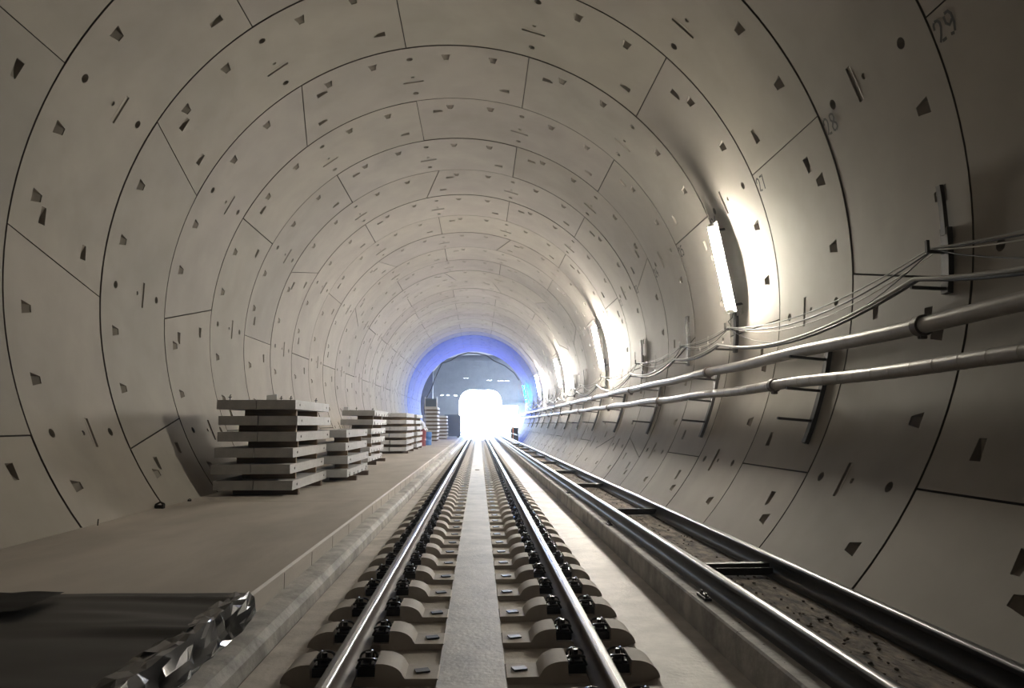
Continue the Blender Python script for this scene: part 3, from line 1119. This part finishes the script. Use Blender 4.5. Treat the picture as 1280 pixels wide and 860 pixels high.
root = obj('foil_sheet', foil_top(), 'foil', smooth=50)
tag(root, 'shiny black plastic sheet spread on the walkway and creased over its edge', 'plastic sheet')
obj('hanging_flap', foil_drop(), 'foil_shiny', root, smooth=9)
bm = bmesh.new()
rows = []
for j in range(9):
    row = []
    for i in range(21):
        x = -.6 + 1.15 * i / 20; y = -.26 + .5 * j / 8
        row.append(bm.verts.new((x, y, .020 + .022 * abs(noise.noise(Vector((x * 2.5, y * 7, 2)))))))
    rows.append(row)
for a, b in zip(rows, rows[1:]):
    for k in range(len(a) - 1): bm.faces.new((a[k], a[k + 1], b[k + 1], b[k]))
bmesh.ops.solidify(bm, geom=bm.faces[:], thickness=.012)
o = obj('recess_layer', bm, 'cable_black', smooth=40); o.location = (-3.32, 4.86, WALK_Z + .045)  # black layer added where the sheet has a dark recess
tag(o, 'rumpled black layer added for the dark recess in the plastic sheet, picture edge', 'mat')

# small rubbish at the foot of the left wall
def scrap(name, x, y, label, s=1.0, m='bracket'):
    bm = bmesh.new()
    tube(bm, [(-.05 * s, 0, .01), (-.05 * s, 0, .05 * s), (0, .01, .08 * s), (.05 * s, 0, .06 * s), (.05 * s, 0, .005)], .014 * s, 7)
    box(bm, -.06 * s, .03 * s, -.02 * s, .02 * s, 0, .045 * s)
    box(bm, .035 * s, .055 * s, -.03 * s, .03 * s, 0, .055 * s)
    o = obj(name, bm, m, smooth=40); o.location = (x, y, WALK_Z)
    return tag(o, label, 'scrap', 'scrap at the foot of the left wall')


scrap('metal_clip', -4.50, 10.55, 'small dark metal clip lying at the foot of the left wall', 1.1)
scrap('metal_clip', -4.46, 11.5, 'tiny dark scrap by the left wall, just before the nearest slab stack', .45)
bm = bmesh.new(); tube(bm, [(0, 0, 0), (.003, 0, .075)], .006, 6)
o = obj('steel_pin', bm, 'bracket'); o.location = (-4.47, 8.83, WALK_Z)
tag(o, 'short dark steel pin standing where the left wall meets the walkway', 'pin')
bm = bmesh.new(); box(bm, -.07, .07, -.04, .04, 0, .02)
o = obj('wood_offcut', bm, 'timber_dark', bevel=.003); o.location = (-.04, 23.5, .004)
tag(o, 'small dark offcut lying on the slab between the running rails', 'offcut')

# ------------------------------------------------------------------ chamber and portal beyond the lining
YE = Y0 + N_END * LR + .12
YP = 87.0
bm = bmesh.new()
X0, X1, ZTOP = -6.3, 5.6, CAM_Z + 8.3
# annular end face of the tunnel: plate with the bore left open
n = 72
inner = [bm.verts.new(Vector((XC + (RT + .05) * math.cos(2 * PI * k / n), YE + TP * (RT * math.sin(2 * PI * k / n)), ZC + (RT + .05) * math.sin(2 * PI * k / n)))) for k in range(n)]
outer = []
for k in range(n):
    c, s_ = math.cos(2 * PI * k / n), math.sin(2 * PI * k / n)
    q = 8.6 / max(abs(c), abs(s_))
    outer.append(bm.verts.new((XC + q * c, YE + TP * RT * s_, ZC + q * s_)))
for k in range(n): bm.faces.new((inner[k], inner[(k + 1) % n], outer[(k + 1) % n], outer[k]))
struct(obj('wall_front', bm, 'chamber'))
# chamber: side walls with panel joints, chamfered roof
cp = [(X0, -.4), (X0, CAM_Z + 5.1), (-4.4, ZTOP - .6), (-2.2, ZTOP), (2.0, ZTOP), (4.0, ZTOP - .9), (X1, CAM_Z + 4.9), (X1, -.4)]
bm = bmesh.new()
ya = YE - .4
k0 = [bm.verts.new((x, ya, z)) for x, z in cp]; k1 = [bm.verts.new((x, YP, z)) for x, z in cp]
for i in range(len(cp) - 1): bm.faces.new((k0[i], k0[i + 1], k1[i + 1], k1[i]))
struct(obj('ceiling_chamber', bm, 'chamber'))
# roof ribs and left pier
for i, y in enumerate((72.5, 77.0, 82.0)):
    bm = bmesh.new()
    for (xa, za), (xb, zb) in zip(cp[1:-1], cp[2:-1]):
        d = Vector((xb - xa, 0, zb - za)); l = d.length; d.normalize(); nn = d.cross(Vector((0, 1, 0)))
        M = Matrix(((d.x, 0, nn.x, xa), (0, 1, 0, y), (d.z, 0, nn.z, za), (0, 0, 0, 1)))
        box(bm, -.05, l + .05, -.2, .2, -.02, .30, M)
    struct(obj(f'trim_{10 + i}', bm, 'chamber'))
bm = bmesh.new(); box(bm, X0, -4.75, 74.0, 75.2, 0, ZTOP - 1.2); struct(obj('wall_pier', bm, 'chamber', bevel=.03))

# end wall with the portal and light slits, as a plate with real openings
holes = [(-2.35, 2.75, -.5, CAM_Z + 4.1), (2.75, 4.75, -.5, CAM_Z + 2.2),
         (-2.0, -1.3, CAM_Z + 7.05, CAM_Z + 7.085), (-.9, .15, CAM_Z + 6.95, CAM_Z + 6.985), (1.6, 2.2, CAM_Z + 6.75, CAM_Z + 6.785),
         (-1.9, -1.2, CAM_Z + 5.52, CAM_Z + 5.555), (2.3, 3.75, CAM_Z + 5.2, CAM_Z + 5.235), (.9, 1.6, CAM_Z + 5.26, CAM_Z + 5.295),
         (-3.0, -2.6, CAM_Z + 3.4, CAM_Z + 3.435), (-4.6, -4.3, CAM_Z + 3.45, CAM_Z + 3.485), (-3.9, -3.6, CAM_Z + 3.45, CAM_Z + 3.485)]
xs = sorted({X0 - .3, X1 + .3} | {h[0] for h in holes} | {h[1] for h in holes})
zs = sorted({-.5, ZTOP + .3} | {h[2] for h in holes} | {h[3] for h in holes})
bm = bmesh.new()
vt = {}
T = .5


def gv(x, z, y):
    k = (round(x, 4), round(z, 4), round(y, 4))
    if k not in vt: vt[k] = bm.verts.new((x, y, z))
    return vt[k]


def is_hole(cx, cz): return any(h[0] < cx < h[1] and h[2] < cz < h[3] for h in holes)


solid = {}
for i in range(len(xs) - 1):
    for j in range(len(zs) - 1):
        solid[i, j] = not is_hole((xs[i] + xs[i + 1]) / 2, (zs[j] + zs[j + 1]) / 2)
for (i, j), sld in solid.items():
    if not sld: continue
    a, b, c, d = xs[i], xs[i + 1], zs[j], zs[j + 1]
    for y in (YP, YP + T): bm.faces.new((gv(a, c, y), gv(b, c, y), gv(b, d, y), gv(a, d, y)))
    for (di, dj, p, q) in ((-1, 0, (a, c), (a, d)), (1, 0, (b, c), (b, d)), (0, -1, (a, c), (b, c)), (0, 1, (a, d), (b, d))):
        if not solid.get((i + di, j + dj), False):
            bm.faces.new((gv(*p, YP), gv(*q, YP), gv(*q, YP + T), gv(*p, YP + T)))
ew = struct(obj('wall_back', bm, 'chamber'))
# haunches added in the portal corners to round off its bright glare
for i, (xc_, sx) in enumerate(((-2.36, 1), (2.76, -1))):
    bm = bmesh.new()
    zt_ = CAM_Z + 4.12
    prof = [(xc_, zt_), (xc_ + sx * 1.25, zt_), (xc_ + sx * .55, zt_ - .30), (xc_ + sx * .2, zt_ - .75), (xc_, zt_ - 1.4)]
    prism_y(bm, prof, YP + .05, YP + T - .05)
    struct(obj(f'trim_{20 + i}', bm, 'chamber', parent=ew))
# formwork ribs on the end wall
bm = bmesh.new()
for x in (-5.1, -3.9, -2.7, -1.1, .3, 1.7, 3.1, 4.4):
    box(bm, x - .04, x + .04, YP - .05, YP + .01, CAM_Z + 4.3, ZTOP)
box(bm, X0, X1, YP - .25, YP + .01, CAM_Z + 7.55, CAM_Z + 7.85)
box(bm, 2.9, X1, YP - .15, YP + .01, CAM_Z + 2.35, CAM_Z + 2.6)
struct(obj('trim_5', bm, 'chamber', parent=ew))
# ground outside
bm = bmesh.new()
vs = [bm.verts.new(p) for p in ((-40, YP + .5, -.42), (40, YP + .5, -.42), (40, 200, -.42), (-40, 200, -.42))]
bm.faces.new(vs)
struct(obj('ground', bm, 'lining_ground'))

# cable festooned around the end of the lining
def px_arc(pts, y): return [Vector((XC + r * math.cos(R_(t)), y, ZC + r * math.sin(R_(t)))) for r, t in pts]


bm = bmesh.new()
pts = px_arc([(4.75, 196), (4.7, 184), (4.6, 175), (4.3, 160), (4.45, 146), (4.98, 128), (4.75, 118), (4.9, 108), (4.98, 97), (4.9, 86), (4.85, 76), (4.6, 66), (4.75, 52), (4.9, 38), (4.95, 25)], YE - .5)
dense = []
for a, b in zip(pts, pts[1:]):
    for k in range(4): dense.append(a.lerp(b, k / 4))
tube(bm, dense, .05, 8)
tag(obj('hanging_cable', bm, 'cable_black', smooth=60), 'dark cable looped around the mouth of the blue lining', 'cable')

# site gear on the right near the portal
for i, (x, y, h, m) in enumerate([(2.95, 62.0, 1.5, 'orange'), (2.85, 66.5, 1.3, 'galvanised'), (3.3, 72.5, 2.2, 'bracket')]):
    root = empty('barrier_post', (x, y, -.02))
    bm = bmesh.new(); tube(bm, [(0, 0, .04), (0, 0, h)], .05, 10); obj('post', bm, m, root, smooth=50)
    bm = bmesh.new(); box(bm, -.2, .2, -.2, .2, 0, .05); obj('foot', bm, 'cable_black', root)
    bm = bmesh.new(); box(bm, -.05, .05, -.02, .02, h - .3, h - .05, Matrix.Translation((0, -.05, 0))); obj('plate', bm, 'white_plastic', root)
    tag(root, ['orange marker post standing near the far end of the right wall', 'grey marker post between the spare rails by the portal', 'tall dark post farthest away by the bright portal'][i], 'post', 'posts near the portal')
root = empty('stair_railing', (3.15, 66.0, -.02))
for k in range(11):
    bm = bmesh.new(); y = -8 + k * 1.2
    tube(bm, [(0, y, 0), (0, y, 1.25)], .045, 8); obj('baluster', bm, 'bracket', root, smooth=50)
for z in (.6, 1.2):
    bm = bmesh.new(); tube(bm, [(0, -8, z), (0, 4, z)], .045, 8); obj('handrail', bm, 'bracket', root, smooth=50)
tag(root, 'dark steel railing along the right wall just before the portal', 'railing')

# ------------------------------------------------------------------ thin haze added in the bore for a glow round the portal
if HAZE > 0:
    bm = bmesh.new(); box(bm, -7.5, 6.8, -6, 86.8, -.5, 10.5)
    m = bpy.data.materials.new('haze'); m.use_nodes = True
    nt = m.node_tree; nt.nodes.clear()
    out = nt.nodes.new('ShaderNodeOutputMaterial'); vs_ = nt.nodes.new('ShaderNodeVolumeScatter')
    vs_.inputs['Density'].default_value = HAZE; vs_.inputs['Anisotropy'].default_value = .8
    nt.links.new(vs_.outputs[0], out.inputs['Volume'])
    MATS['haze'] = m
    o = obj('haze', bm, 'haze'); o['kind'] = 'stuff'
    tag(o, 'thin haze added to the tunnel air for a glow round the portal', 'haze')
